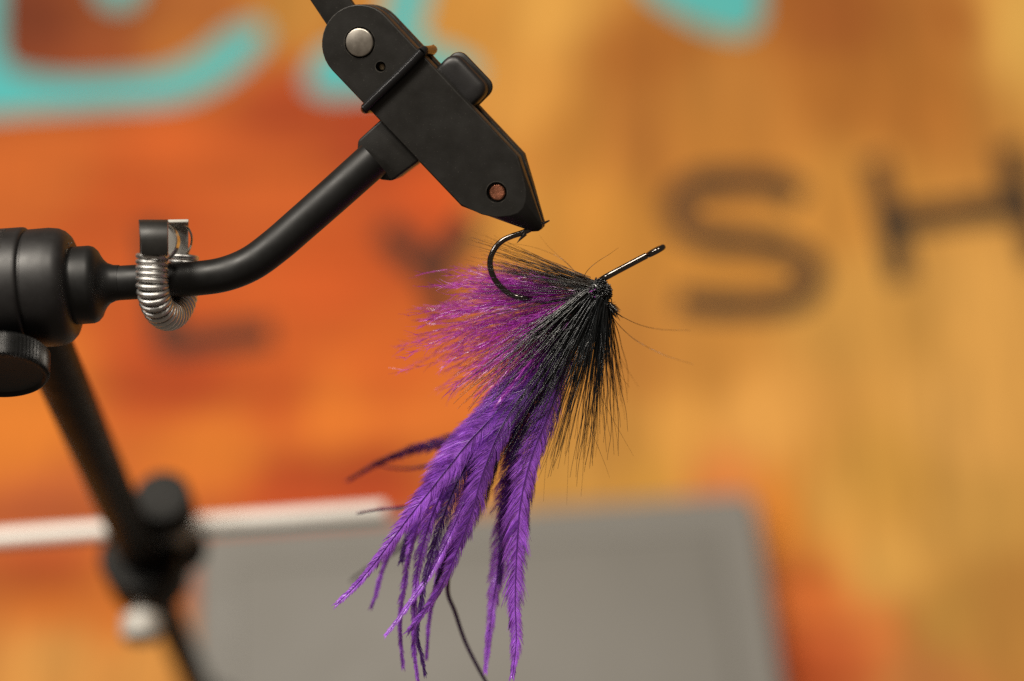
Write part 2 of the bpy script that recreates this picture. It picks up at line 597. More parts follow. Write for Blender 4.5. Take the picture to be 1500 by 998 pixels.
def ribbon_letter(name, strokes, hw, mat, label):
    """A letter painted on the table: strokes in photo pixels laid on the wood, each a thin raised band."""
    mb = MB()
    for k, st in enumerate(strokes):
        p = catmull(st, max(12, 6 * len(st))) if len(st) > 2 else np.array([np.array(st[0]) + (np.array(st[1]) - np.array(st[0])) * t for t in np.linspace(0, 1, 8)])
        top, bot = [], []
        z = 0.0004 + 0.0001 * k
        n = len(p)
        for i in range(n):
            t = p[min(i + 1, n - 1)] - p[max(i - 1, 0)]
            t /= np.linalg.norm(t)
            nr = np.array([-t[1], t[0]])
            for s in (1, -1):
                q = p[i] + nr * hw * s
                top.append(T(q[0], q[1], z))
        vs = top + [Vector((v.x, v.y, 0.00005)) for v in top]
        m = len(top)
        fs = []
        for i in range(n - 1):
            a, b, c, d = 2 * i, 2 * i + 1, 2 * i + 3, 2 * i + 2
            fs.append((a, b, c, d))
            fs.append((a + m, d + m, c + m, b + m))
            fs.append((a, d, d + m, a + m))
            fs.append((b, b + m, c + m, c))
        fs.append((0, m, m + 1, 1))
        fs.append((m - 2, m - 1, 2 * m - 1, 2 * m - 2))
        mb.add(vs, fs)
    o = mb.build(name, mat, table, smooth=0)
    o['label'] = label
    return o


ribbon_letter('letter', [[(1172, 292), (1140, 270), (1080, 266), (1025, 270), (994, 290), (994, 322), (1022, 345), (1080, 354), (1140, 362), (1182, 382), (1190, 412), (1166, 438), (1110, 446), (1040, 446), (992, 438)]], 19, M['ink'], 'dark printed letter S on the tan wood')
ribbon_letter('letter', [[(1280, 232), (1322, 412)], [(1312, 324), (1500, 300)], [(1474, 214), (1524, 386)]], 20, M['ink'], 'dark printed letter H on the tan wood')
ribbon_letter('letter', [[(222, 330), (246, 514)], [(240, 506), (398, 486)]], 19, M['ink_red'], 'dark printed letter L on the orange wood')
ribbon_letter('letter', [[(560, 336), (632, 400)], [(694, 322), (634, 400)], [(634, 392), (648, 470)]], 19, M['ink_red'], 'dark printed letter Y on the orange wood')


def paint_patch(outline, label):
    p = catmull(outline + [outline[0]], 10 * len(outline))[:-1]
    top = [T(q[0], q[1], 0.0004) for q in p]
    bot = [Vector((v.x, v.y, 0.00005)) for v in top]
    mb = MB()
    mb.loft([bot, top])
    o = mb.build('painted_shape', M['teal'], table, smooth=0)
    o['label'] = label
    return o


paint_patch([(-120, 96), (-60, 100), (-40, 40), (-34, -60), (2, -60), (0, 30), (8, 92), (70, 112), (160, 112), (240, 102), (294, 76), (336, 44), (378, 34), (392, 54), (360, 96), (310, 132), (250, 152), (150, 158), (60, 164), (-20, 170), (-120, 168)], 'broad turquoise painted hook stroke along the orange wood')
paint_patch([(455, 96), (480, 70), (530, 62), (560, 30), (575, -30), (600, -70), (640, -70), (626, 0), (618, 56), (650, 70), (694, 92), (700, 116), (660, 124), (600, 128), (540, 138), (480, 142), (448, 126)], 'turquoise painted patch with an upright arm behind the jaws')
paint_patch([(930, -80), (940, -20), (985, 18), (1040, 44), (1085, 52), (1112, 34), (1116, -10), (1108, -80)], 'turquoise painted rounded stroke end on the tan wood')
paint_patch([(136, -70), (140, -14), (160, 8), (190, 8), (206, -14), (212, -70)], 'turquoise painted stub above the dark red wood patch')

# ================================================================== THE VISE
HEAD = W(33, 424)                      # where the upright meets the rotary head
BASE_TOP = 0.012
vise = thing('fly_tying_vise', (HEAD.x, HEAD.y, 0), 'black rotary fly tying vise with angled jaws on a flat grey base', 'vise')

# base plate with a stepped rim
c_far_l, c_far_r = T(305, 765, BASE_TOP), T(1112, 748, BASE_TOP)


def plate_ring(inset, z):
    # far edge at the photo's line, sides along the base's own direction
    ex = AX
    ey = AY
    o = Vector((T(284, 776, BASE_TOP).x, T(284, 776, BASE_TOP).y, 0))
    wd_, dp = 0.1785, 0.150
    pts = []
    r = 0.006
    for cx, cy, a0 in ((r, -r, 180), (wd_ - r, -r, 90), (wd_ - r, -dp + r, 0), (r, -dp + r, -90)):
        for k in range(5):
            an = R(a0 - k * 22.5)
            rr = max(0.0008, r - inset)
            ix = cx if inset < r else (cx + (inset - r) * (1 if cx < wd_ / 2 else -1))
            iy = cy if inset < r else (cy + (inset - r) * (-1 if cy > -dp / 2 else 1))
            q = o + ex * (ix + rr * math.cos(an)) + ey * (iy + rr * math.sin(an))
            q.z = z
            pts.append(q)
    return pts


mb = MB()
mb.loft([plate_ring(0.0005, 0.0004), plate_ring(0, 0.0012), plate_ring(0, BASE_TOP - 0.0016), plate_ring(0.0016, BASE_TOP),
         plate_ring(0.0130, BASE_TOP), plate_ring(0.0136, BASE_TOP - 0.0005), plate_ring(0.0160, BASE_TOP - 0.0005), plate_ring(0.0168, BASE_TOP)])
mb.build('base_plate', M['base'], vise, smooth=30)

# upright: a thick upper tube and a thinner rod below, a collar on the base
zc = HEAD.z
UPR = Vector((HEAD.x, HEAD.y, 0))


def up(z):
    return Vector((UPR.x, UPR.y, z))


mb = MB()
mb.lathe(up(zc), -AZ, [(0.004, 0.0048), (0.143, 0.0048), (0.1445, 0.0040)], 40)
mb.build('upright', M['stem'], vise, bevel=0)
mb = MB()
mb.lathe(up(zc), -AZ, [(0.1450, 0.0039), (zc - BASE_TOP - 0.0005, 0.0039)], 32)
mb.build('lower_rod', M['stem'], vise)
mb = MB()
mb.lathe(up(BASE_TOP), AZ, [(-0.0002, 0.0095), (0.006, 0.0095), (0.008, 0.008), (0.016, 0.0062), (0.0165, 0.0041)], 40)
mb.build('base_collar', M['black_anodised'], vise)

# rotary head, turned about the shaft's own line
axp, axq = W(-110, 433.5), W(170, 414.5)
ROT = (axq - axp).normalized()


def rot_prof(lst):
    k = (axq - axp).length / 280.0
    return [((x + 110) * k, r * k) for x, r in lst]


mb = MB()
mb.lathe(axp, ROT, rot_prof([(-112, 60), (-112, 85), (-109, 90), (38, 90.5), (42, 90), (44.5, 87.5), (45.5, 84), (48, 84), (49.5, 86.5), (78, 87), (92, 85), (100, 81), (106, 75), (109.5, 67), (110, 58)]), 72)
housing = mb.build('rotary_housing', M['black_anodised'], vise, smooth=50)
mb = MB()
mb.lathe(axp, ROT, rot_prof([(107, 50), (107, 55), (108.5, 57), (134, 57), (140, 55), (145, 50), (148.5, 43), (153, 36), (159, 30), (168, 26.4), (176, 25.8)]), 56)
mb.build('shaft_collar', M['black_shaft'], vise, smooth=50)
# dried lacquer caught in the gap between housing and collar
mb = MB()
for k in range(16):
    a = R(random.uniform(15, 70))
    p = axp + ROT * ((110 + 106.2 + random.uniform(-1.2, 1.2)) * PX)
    e1 = UP
    e2 = TOW
    mb.lathe(p + (e1 * math.cos(a) + e2 * math.sin(a)) * 64 * PX * random.uniform(0.94, 1.05) + ROT * random.uniform(0, 0.0004), e2, [(-0.00008, 0.00006), (0, 0.00013 * random.uniform(.5, 1.4)), (0.0001, 0.00005)], 6)
o = mb.build('lacquer_residue', M['bright_wire'], vise)
o['kind'] = 'stuff'
# engraved strokes around the housing
mb = MB()
e1 = (UP - ROT * UP.dot(ROT)).normalized()
e2 = ROT.cross(e1)
if e2.dot(TOW) < 0:
    e2 = -e2
rr = 90.55 * PX


def hp(x, a):
    return axp + ROT * ((x + 110) * PX) + (e1 * math.cos(a) + e2 * math.sin(a)) * (rr + 0.00002)


def hstroke(x0, a0, x1, a1, w=0.9):
    pts = [hp(x0 + (x1 - x0) * t, a0 + (a1 - a0) * t) for t in (0, .25, .5, .75, 1)]
    mb.tube(pts, 0.00007 * w, 5)


for a in (18, 24, 31, 38, 46, 54, 62, 72):
    aa = R(a)
    hstroke(5, aa, 22, aa)
    if a in (24, 46):
        hstroke(5, aa, 5, aa + R(4))
        hstroke(13, aa, 13, aa + R(3))
        hstroke(22, aa, 22, aa + R(4))
    if a in (31, 62):
        hstroke(22, aa - R(3), 22, aa + R(3))
    if a in (38, 54):
        hstroke(5, aa, 22, aa + R(5))
mb.build('engraving', M['black_oxide'], housing)

# knurled locking screw, lying horizontal towards the viewer
K0 = W(6, 424)
KD = -AY
mb = MB()
f0, f1 = 0.0131, 0.0180
rk = 70 * PX


def gear(k, r, i):
    return r * (1.0 - 0.040 * (k % 4 in (0, 1))) if 2 <= i <= 5 else r


mb.lathe(K0, KD, [(f0, rk * .5), (f0, rk * .93), (f0 + .0003, rk * .975), (f0 + .0005, rk), (f1 - .0006, rk), (f1 - .0004, rk * .985), (f1 - .0001, rk * .955), (f1, rk * .93), (f1 - .00005, rk * .90), (f1 - .0005, rk * .86), (f1 - .0007, rk * .3)], 288, gear)
mb.build('locking_knob', M['black_knob'], vise, smooth=30)
mb = MB()
mb.lathe(K0, KD, [(0.009, 0.0030), (f0 + .0001, 0.0030)], 32)
mb.build('locking_screw', M['black_shaft'], vise)

# bent shaft
sp = catmull([(165, 415.3, 0), (230, 411.5, 0), (289, 408, 0), (330, 401.5, 0), (368, 386, 0), (404, 360, 0), (440, 329, 0), (490, 285, .2), (548, 233, .2)], 60)
mb = MB()
mb.tube([W(*p) for p in sp], [(25.4 + 1.8 * min(1, max(0, (p[0] - 300) / 240))) * PX for p in sp], 40)
mb.build('bent_shaft', M['black_shaft'], vise, smooth=50)

# ------------------------------------------------------------ jaws
ZU = PX / 2.771                         # zoomed-in reading units
JA = R(46.3)
ALPHA = R(14)
ja = (RIGHT * math.cos(JA) - UP * math.sin(JA)).normalized()
jn0 = (RIGHT * math.sin(JA) + UP * math.cos(JA)).normalized()
jn = (jn0 * math.cos(ALPHA) + TOW * math.sin(ALPHA)).normalized()
jt = (TOW * math.cos(ALPHA) - jn0 * math.sin(ALPHA)).normalized()
HF = 4.0 * MM                            # height of the front face above the middle of the jaws
JO = W(526.8, 62.4, 3.0) - jt * HF


def J(s, q, h):
    """jaw frame: s along, q across (reading units), h mm towards the viewer"""
    return JO + ja * (s * ZU) + jn * (q * ZU / math.cos(ALPHA)) + jt * (h * MM)


def zs(zx, zy):
    """reading position in the enlarged photograph -> (s, q)"""
    dx, dy = zx - 296, zy - 173
    return dx * math.cos(JA) + dy * math.sin(JA), dx * math.sin(JA) - dy * math.cos(JA)


arc = [(-152 * math.cos(R(a)) - 0, -5 + 153 * math.sin(R(a))) for a in range(90, -91, -10)]   # from +q round to -q
low = arc + [(757, -159), (800, -140), (860, -112), (950, -70), (1030, -33), (1046, -14), (1046, 4), (1036, 16), (960, 53), (905, 80), (840, 111), (776, 142)]
top = arc + [(748, -158), (790, -146), (838, -126), (890, -88), (922, -48), (938, -14), (938, 14), (926, 40), (898, 72), (868, 92), (824, 117), (770, 143)]
hl = [1.2] * (len(arc) + 1) + [1.2, 1.0, .8, .5, .45, .45, .5, .8, .9, 1.1, 1.2]
ht_mid = [3.7] * (len(arc) + 1) + [3.5, 3.0, 2.3, 1.7, 1.5, 1.5, 1.7, 2.3, 2.8, 3.3, 3.7]


def jaw(name, side):
    mb = MB()
    r0 = [J(s, q, side * h) for (s, q), h in zip(low, hl)]
    r1 = [J(s, q, side * h) for (s, q), h in zip(low, ht_mid)]
    r2 = [J(s, q, side * 4.0) for (s, q) in [(a * 0.998, b * 0.975) for a, b in top]]
    mb.loft([r0, r1, r2])
    return mb.build(name, M['black_oxide'], vise, smooth=28, bevel=0.00010, bseg=2, bangle=25)


front = jaw('jaw', 1)
rear = jaw('jaw', -1)


def cyl(s, q, h0, h1, r, seg=48, prof=None):
    m = MB()
    pr = prof or [(h0 * MM, r * ZU), (h1 * MM, r * ZU)]
    m.lathe(J(s, q, 0), jt, pr, seg)
    return m


hole = zs(380, 270)
cop = zs(847, 776)
c1 = cyl(0, 0, 2.2, 6, 63).build('cutter', M['black_oxide'])
c2 = cyl(hole[0], hole[1], 2.6, 6, 21).build('cutter', M['black_oxide'])
c3 = cyl(cop[0], cop[1], 2.9, 6, 42).build('cutter', M['black_oxide'])
cut(front, [c1, c2, c3])
z_ = MM
cyl(0, 0, 0, 0, 0, 64, [(1.0 * z_, 57 * ZU), (4.15 * z_, 57 * ZU), (4.3 * z_, 55.5 * ZU), (4.38 * z_, 52 * ZU)]).build('pivot_pin', M['steel_pin'], vise, smooth=40)
cyl(hole[0], hole[1], 0, 0, 0, 20, [(2.4 * z_, 13 * ZU), (3.1 * z_, 13 * ZU), (3.25 * z_, 8 * ZU)]).build('set_screw', M['brass'], vise)
mb = cyl(cop[0], cop[1], 0, 0, 0, 14, [(2.7 * z_, 33 * ZU), (3.45 * z_, 33 * ZU), (3.6 * z_, 28 * ZU)])
mb.build('rivet', M['copper'], vise, smooth=20)

# filler between the two jaw plates, cam lever at the top
mb = MB()
sq = [(250, -120), (740, -120), (790, -60), (790, 60), (740, 110), (250, 110)]
mb.loft([[J(s, q, -1.15) for s, q in sq], [J(s, q, 1.15) for s, q in sq]])
mb.build('jaw_spacer', M['black_shaft'], vise, smooth=0)
ld = (-RIGHT * 0.56 + UP * 0.83).normalized()
ls = (RIGHT * 0.83 + UP * 0.56).normalized()
mb = MB()
lc = W(512, 40, -1.0)
lo_, hi_ = [], []
for a, b in ((-0.005, -.0031), (0.034, -.0029), (0.0365, -.002), (0.0365, .002), (0.034, .0029), (-0.005, .0031)):
    p = lc + ld * a + ls * b
    lo_.append(p - jt * 0.0010)
    hi_.append(p + jt * 0.0010)
mb.loft([lo_, hi_])
mb.build('cam_lever', M['black_oxide'], vise, smooth=30, bevel=0.0003)

# rubber band round the jaws
pts = []
corner = 1.0
qa, qb = -164 * ZU / MM - 0.45, 152 * ZU / MM + 0.55
loop = []
for cq, ch, a0 in ((qb - corner, 4.45 - corner, 0), (qa + corner, 4.45 - corner, 90), (qa + corner, -4.45 + corner, 180), (qb - corner, -4.45 + corner, 270)):
    for k in range(7):
        a = R(a0 + k * 15)
        loop.append((cq + corner * math.cos(a), ch + corner * math.sin(a)))
loop.append(loop[0])
dense = catmull(loop, 120)
ring = [JO + ja * ((205 + 3 * math.sin(i * .13)) * ZU) + jn * (q * MM) + jt * (h * MM) for i, (q, h) in enumerate(dense.tolist())]
mb = MB()
mb.tube(ring, 19 * ZU, 16, caps=False)
mb.build('rubber_band', M['black_gloss'], vise, smooth=60)

# tension pad on the far edge of the jaws
def pad_ring(s0, s1, q0, q1, h, r):
    out = []
    for cs, cq, a0 in ((s1 - r, q1 - r, 0), (s0 + r, q1 - r, 90), (s0 + 4, q0 + 4, 180), (s1 - 4, q0 + 4, 270)):
        rad = r if cq > (q0 + q1) / 2 else 4
        for k in range(7):
            a = R(a0 + k * 15)
            out.append(J(cs + rad * math.cos(a), cq + rad * math.sin(a), h))
    return out


mb = MB()
mb.loft([pad_ring(286, 498, 60, 232, -2.2, 44), pad_ring(284, 500, 60, 234, -1.9, 46), pad_ring(284, 500, 60, 234, 0.6, 46), pad_ring(285, 499, 60, 231, 1.1, 46), pad_ring(288, 496, 60, 225, 1.5, 44), pad_ring(293, 491, 60, 214, 1.8, 42), pad_ring(302, 482, 60, 196, 2.0, 36), pad_ring(330, 455, 60, 150, 2.1, 24)])
mb.build('tension_pad', M['black_anodised'], vise, smooth=55)
mb = MB()
mb.loft([pad_ring(280, 502, 60, 244, -3.4, 44), pad_ring(280, 504, 60, 246, -3.1, 44), pad_ring(280, 504, 60, 246, -2.5, 44), pad_ring(282, 502, 60, 242, -2.25, 44)])
mb.build('tension_pad_flange', M['black_oxide'], vise, smooth=55)

# block joining shaft and jaws
bl = [zs(*p) for p in ((385, 470), (540, 640), (418, 727), (372, 722), (335, 702), (303, 668), (283, 630), (274, 596), (277, 562))]
mb = MB()
mb.loft([[J(s, q, -4.2) for s, q in bl], [J(s, q, 3.1) for s, q in bl]])
mb.build('jaw_block', M['black_oxide'], vise, smooth=40, bevel=0.0005, bseg=3, bangle=30)

# ================================================================== MATERIAL SPRING
ctr = W(246, 412)
sprg = thing('material_spring', ctr, 'silver coil spring ring with a black clip, looped around the bent shaft', 'spring')
rad = 50 * PX
th = R(17)
# ring plane: UP and a direction mostly towards the viewer, turned so that the back shows to the right
e_u = UP
e_f = (TOW * math.cos(th) - RIGHT * math.sin(th)).normalized()
e_n = e_u.cross(e_f).normalized()
turns = 29
N = turns * 18
leg = 42 * PX
arcl = math.pi * rad
tot = 2 * leg + arcl
pts = []
for i in range(N + 1):
    u = tot * i / N
    if u < leg:                      # down the front
        c, er = ctr + e_u * (leg - u) + e_f * rad, e_f
    elif u < leg + arcl:             # under the shaft
        a = math.pi / 2 + (u - leg) / rad
        er = e_u * math.cos(a) + e_f * math.sin(a)
        c = ctr + er * rad
    else:                            # up the back
        c, er = ctr + e_u * (u - leg - arcl) - e_f * rad, -e_f
    b = 2 * math.pi * turns * i / N
    pts.append(c + (er * math.cos(b) + e_n * math.sin(b)) * (19.8 * PX))
mb = MB()
mb.tube(pts, 3.95 * PX, 8)
mb.build('coil', M['spring'], sprg, smooth=80)
# black clip band on top
mb = MB()
lo_, hi_ = [], []
xa, xb = 203, 246


def clip_p(x, y, w):
    return W(x, y, w)


prof = [(331, 8.9), (326, 8.0), (323, 6.6), (322, 4.6), (322, 1.5), (325, 1.5), (325.5, 4.2), (328, 6.2), (334, 7.6), (374, 8.3), (374, 9.6), (352, 10.0), (340, 9.7)]
mb.loft([[clip_p(xa + (p[0] - 322) * 0.08, p[0], p[1]) for p in prof], [clip_p(xb, p[0], p[1]) for p in prof]])
mb.build('clip_band', M['black_oxide'], sprg, smooth=40, bevel=0.00012, bangle=40)
mb = MB()
mb.tube([W(212, 338, 2), W(212, 372, 4), W(212, 384, 4)], 0.0009, 8)
mb.tube([W(238, 338, 2), W(238, 372, 4), W(238, 384, 4)], 0.0009, 8)
mb.build('clip_stud', M['black_shaft'], sprg)
# bright curled strip beside the band and the barrel behind it
mb = MB()
strip = catmull([(245, 329, 7.0), (253, 337, 7.2), (258, 350, 7.4), (256, 363, 7.4), (250, 373, 7.2), (244, 379, 7.0)], 24)
n = len(strip)
vs, fs = [], []
for i, p in enumerate(strip):
    a, b = W(*p), W(p[0] + 4.2, p[1] + 1, p[2] - 1.5)
    for q in (a, b):
        vs.append(q)
    vs.append(b + RIGHT * 0.0002 - TOW * 0.0001)
    vs.append(a + RIGHT * 0.0002 - TOW * 0.0001)
for i in range(n - 1):
    for k in range(4):
        fs.append((4 * i + k, 4 * i + (k + 1) % 4, 4 * i + 4 + (k + 1) % 4, 4 * i + 4 + k))
mb.add(vs, fs)
mb.build('clip_strip', M['bright_wire'], sprg, smooth=50)
mb = MB()
prof = [(323, 6.0), (321.5, 3), (321.5, -2.0), (324, -4.5), (330, -6.0), (377, -7.0), (377, -5.8), (334, -4.8), (328, -3.5), (326, -1.8), (325.5, 3), (326, 6.0)]
mb.loft([[W(246, p[0] + 0.5, p[1]) for p in prof], [W(276, p[0], p[1]) for p in prof]])
mb.build('rear_band', M['silver_knob'], sprg, smooth=40, bevel=0.0001)
mb = MB()
mb.tube([W(*p) for p in catmull([(268, 330, -2), (276, 335, -3), (281, 348, -4), (279, 362, -5), (272, 374, -6)], 24)], 0.00022, 8)
mb.build('clip_wire', M['bright_wire'], sprg)

# ================================================================== BOBBIN CRADLE on the upright
zk = zc - 0.140
cradle = thing('bobbin_cradle', up(zk), 'silver cross rod held by a black clamp on the upright', 'bobbin cradle')
mb = MB()
mb.lathe(up(zc), -AZ, [(0.1462, 0.0090), (0.1452, 0.0098), (0.1300, 0.0098), (0.1290, 0.0090)][::-1], 40)
mb.build('clamp_collar', M['black_matte'], cradle, smooth=40)
pc = W(254, 771, (D - 0.480) / MM)      # where the post crosses the rod
mb = MB()
mb.lathe(Vector((pc.x, pc.y, pc.z)), AZ, [(-0.016, 0.0056), (-0.0155, 0.0062), (-0.006, 0.0062), (-0.0055, 0.0056)], 36)
mb.build('clamp_post', M['black_matte'], cradle, smooth=40)
mb = MB()
mb.lathe(Vector((pc.x, pc.y, pc.z)), AZ, [(-0.0056, 0.0040), (0.008, 0.0040)], 32)
mb.build('post_sleeve', M['silver_knob'], cradle, smooth=40)
mb = MB()
mb.lathe(Vector((pc.x, pc.y, pc.z)), AZ, [(0.0079, 0.0058), (0.0083, 0.0066), (0.0175, 0.0066), (0.0185, 0.0060), (0.0188, 0.0040)], 40)
mb.build('post_cap', M['black_matte'], cradle, smooth=40)
mb = MB()
ra = pc - AX * 0.085
rb = pc + AX * 0.0512
mb.lathe(ra, AX, [(0, 0.0020), (0.0006, 0.0023), ((rb - ra).length - 0.0006, 0.0023), ((rb - ra).length, 0.0020)], 32)
mb.build('cross_rod', M['rod'], cradle, smooth=40)
kb = W(207, 922, (D - 0.478) / MM)
mb = MB()
kd = (Vector((kb.x, kb.y, kb.z)) - up(kb.z + 0.004)).normalized()
mb.lathe(kb, -AY, [(-0.012, 0.0016), (-0.004, 0.0018), (-0.0035, 0.0040), (-0.003, 0.0047), (0.001, 0.0049), (0.0025, 0.0042), (0.003, 0.003)], 36)
mb.build('thumb_screw', M['silver_knob'], cradle, smooth=40)

# ================================================================== THE FLY
FL = W(880, 432)
fly = thing('fishing_fly', FL, 'purple and black feathered fishing fly on a dark hook held in the jaws', 'fishing fly')


def z3(zx, zy):
    return 680 + zx / 4.158, 300 + zy / 4.158


hp_ = [(520, 96, .0), (470, 120, .0), (400, 152, .0), (340, 176, .0), (290, 192, .0), (232, 220, .0), (186, 268, .0), (158, 338, .0), (166, 412, .0), (202, 478, .0), (256, 530, .0), (312, 560, .0),
       (372, 572, -.05), (430, 580, -2.2), (500, 588, -3.5), (640, 575, -3.5), (750, 520, -2.2), (830, 462, -.8), (880, 432, 0), (1000, 368, 0), (1110, 310, 0)]
hp3 = catmull([(*z3(a, b), w) for a, b, w in hp_], 130)
rads = []
for i, p in enumerate(hp3):
    if i < 12:
        rads.append(0.00012 + 0.00040 * (i / 12) ** 0.8)
    else:
        rads.append((4.1 + 0.7 * min(1, i / 110)) * PX)
mb = MB()
mb.tube([W(*p) for p in hp3], rads, 20)
hook = mb.build('hook', M['hook'], fly, smooth=60)
mb = MB()
b0, b1 = W(*z3(372, 176), 0.2), W(*z3(320, 234), 0.2)
mb.tube([b0, b0 + (b1 - b0) * .5, b1], [0.00045, 0.00025, 0.00003], 10)
mb.build('barb', M['hook'], hook, smooth=60)
# the eye: a closed ring seen edge-on
sd = (W(*z3(1110, 310)) - W(*z3(880, 432))).normalized()
ec = W(*z3(1166, 282)) + sd * 0.0
ev = TOW - sd * TOW.dot(sd)
ev.normalize()
en = sd.cross(ev)
er_ = 0.00148
ring = [ec + (sd * math.cos(a) + ev * math.sin(a)) * er_ + en * (0.00008 * math.sin(a)) for a in np.linspace(0, 2 * math.pi, 49).tolist()]
mb = MB()
mb.tube(ring, 0.00056, 14, caps=False)
mb.build('hook_eye', M['hook'], hook, smooth=60)

# head of clipped hair: a dense ball of stubs
hc = W(879, 426, 0)
mb = MB()
rnd = random.Random(3)
hd = (RIGHT * 0.80 - UP * 0.60).normalized()      # the ball is longer down to the right
hu = (RIGHT * 0.60 + UP * 0.80).normalized()
core = [(-0.0021, 0.0006), (-0.0016, 0.0012), (-0.0006, 0.00155), (0.0004, 0.00155), (0.0014, 0.0011), (0.0019, 0.0006)]
mb.lathe(hc, hd, core, 20)
for k in range(760):
    z = rnd.uniform(-1, 1)
    a = rnd.uniform(0, 2 * math.pi)
    r = math.sqrt(1 - z * z)
    d = (hd * z + TOW * (r * math.cos(a)) + hu * (r * math.sin(a))).normalized()
    c = hc + hd * (z * 0.0019) + (TOW * math.cos(a) + hu * math.sin(a)) * (r * 0.00150)
    dd = (d + Vector((rnd.gauss(0, .3), rnd.gauss(0, .3), rnd.gauss(0, .3)))).normalized()
    ln = rnd.uniform(0.00015, 0.00075) if rnd.random() < .9 else rnd.uniform(0.0006, 0.0011)
    rr_ = rnd.uniform(0.00008, 0.00014)
    mb.tube([c - dd * 0.0003, c + dd * ln * .72, c + dd * (ln * .72 + rr_ * .6), c + dd * (ln * .72 + rr_)], [rr_, rr_ * 1.08, rr_ * .85, rr_ * .25], 8)
for k in range(70):       # ragged tuft under the head
    c = W(890 + rnd.gauss(0, 6), 446 + rnd.gauss(0, 3), rnd.uniform(-1.5, 2))
    e = W(902 + rnd.gauss(0, 5), 458 + rnd.gauss(0, 5), rnd.uniform(-2, 2.5))
    mb.tube([c, c + (e - c) * .6, e], [.00009, .00008, .00003], 6)
head = mb.build('clipped_head', M['hair'], fly, smooth=60)
head['kind'] = 'stuff'


def strand(mb, a, b, bow, r0, r1, n=8, sides=4, wav=0.0, rn=rnd, kink=0.05):
    """a hair from a to b (px, px, w) with a sideways bow, small waves and fine kinks"""
    a = np.array(a, float)
    b = np.array(b, float)
    d = b - a
    ln = np.linalg.norm(d[:2])
    nr = np.array([-d[1], d[0], 0]) / (ln + 1e-9)
    ph, ph2, ph3 = (rn.uniform(0, 6.28) for _ in range(3))
    fr = rn.uniform(1.0, 2.6)
    fk = ln / rn.uniform(40, 95)
    P = []
    for i in range(n + 1):
        t = i / n
        p = a + d * t + nr * (bow * 2 * t * (1 - t) + wav * t * math.sin(ph + fr * 6.28 * t) + 0.2 * math.sin(ph3 + fk * 7 * t))
        p[2] += kink * math.sin(ph2 + fk * 6.28 * t) * min(1, 4 * t)
        P.append(W(*p))
    rad_ = [r0 + (r1 - r0) * (i / n) ** 0.9 for i in range(n + 1)]
    mb.tube(P, rad_, sides, caps=False)


def hair_bundle(name, n, ra, rb, sector, mat, seed, r0=0.000062, wav=1.2, wroot=(-1, 2), wtip=(-4, 6), n_seg=9, bow=5, lenj=(.55, 1.0), kink=0.06, jit=1.4):
    """combed hair. sector: (angle from straight down towards the left in degrees, length px);
    roots run from ra (first angle) to rb (last angle)"""
    rn = random.Random(seed)
    mb = MB()
    ang = [s[0] for s in sector]
    ln = [s[1] for s in sector]
    for k in range(n):
        u = rn.random()
        # hairs lie in locks: pull each towards its lock's direction
        lock = math.floor(u * 17 + .5) / 17
        u2 = u + (lock - u) * rn.uniform(.2, .75)
        a0 = ang[0] + (ang[-1] - ang[0]) * u
        a = ang[0] + (ang[-1] - ang[0]) * u2 + rn.gauss(0, jit)
        L_ = float(np.interp(a0, ang, ln)) * (lenj[0] + (lenj[1] - lenj[0]) * rn.random() ** 0.6)
        A = R(a)
        back = rn.uniform(-4, 12)
        rt = (ra[0] + (rb[0] - ra[0]) * u + rn.gauss(0, 2) - math.sin(A) * back, ra[1] + (rb[1] - ra[1]) * u + rn.gauss(0, 2) + math.cos(A) * back, rn.uniform(*wroot))
        tp = (rt[0] - math.sin(A) * L_, rt[1] + math.cos(A) * L_, rn.uniform(*wtip))
        bw = 9 * noise.noise(Vector((u * 9, seed, 0))) + rn.gauss(0, bow)
        strand(mb, rt, tp, bw, r0 * rn.uniform(.75, 1.25), r0 * .22, n_seg, 5, wav, rn, kink)
    o = mb.build(name, mat, fly, smooth=80)
    o['kind'] = 'stuff'
    return o


# purple marabou: soft plumes swept back under the hook bend
rn = random.Random(11)
mb = MB()


def ribbon(mb, pts, w0, w1, nrm):
    vs, fs = [], []
    n = len(pts)
    for i, p in enumerate(pts):
        t = (pts[min(i + 1, n - 1)] - pts[max(i - 1, 0)])
        s = t.cross(nrm).normalized()
        w = w0 + (w1 - w0) * i / (n - 1)
        vs += [p + s * w, p - s * w]
    for i in range(n - 1):
        fs.append((2 * i, 2 * i + 1, 2 * i + 3, 2 * i + 2))
    mb.add(vs, fs)


def rvec(rn):
    return Vector((rn.gauss(0, 1), rn.gauss(0, 1), rn.gauss(0, 1))).normalized()


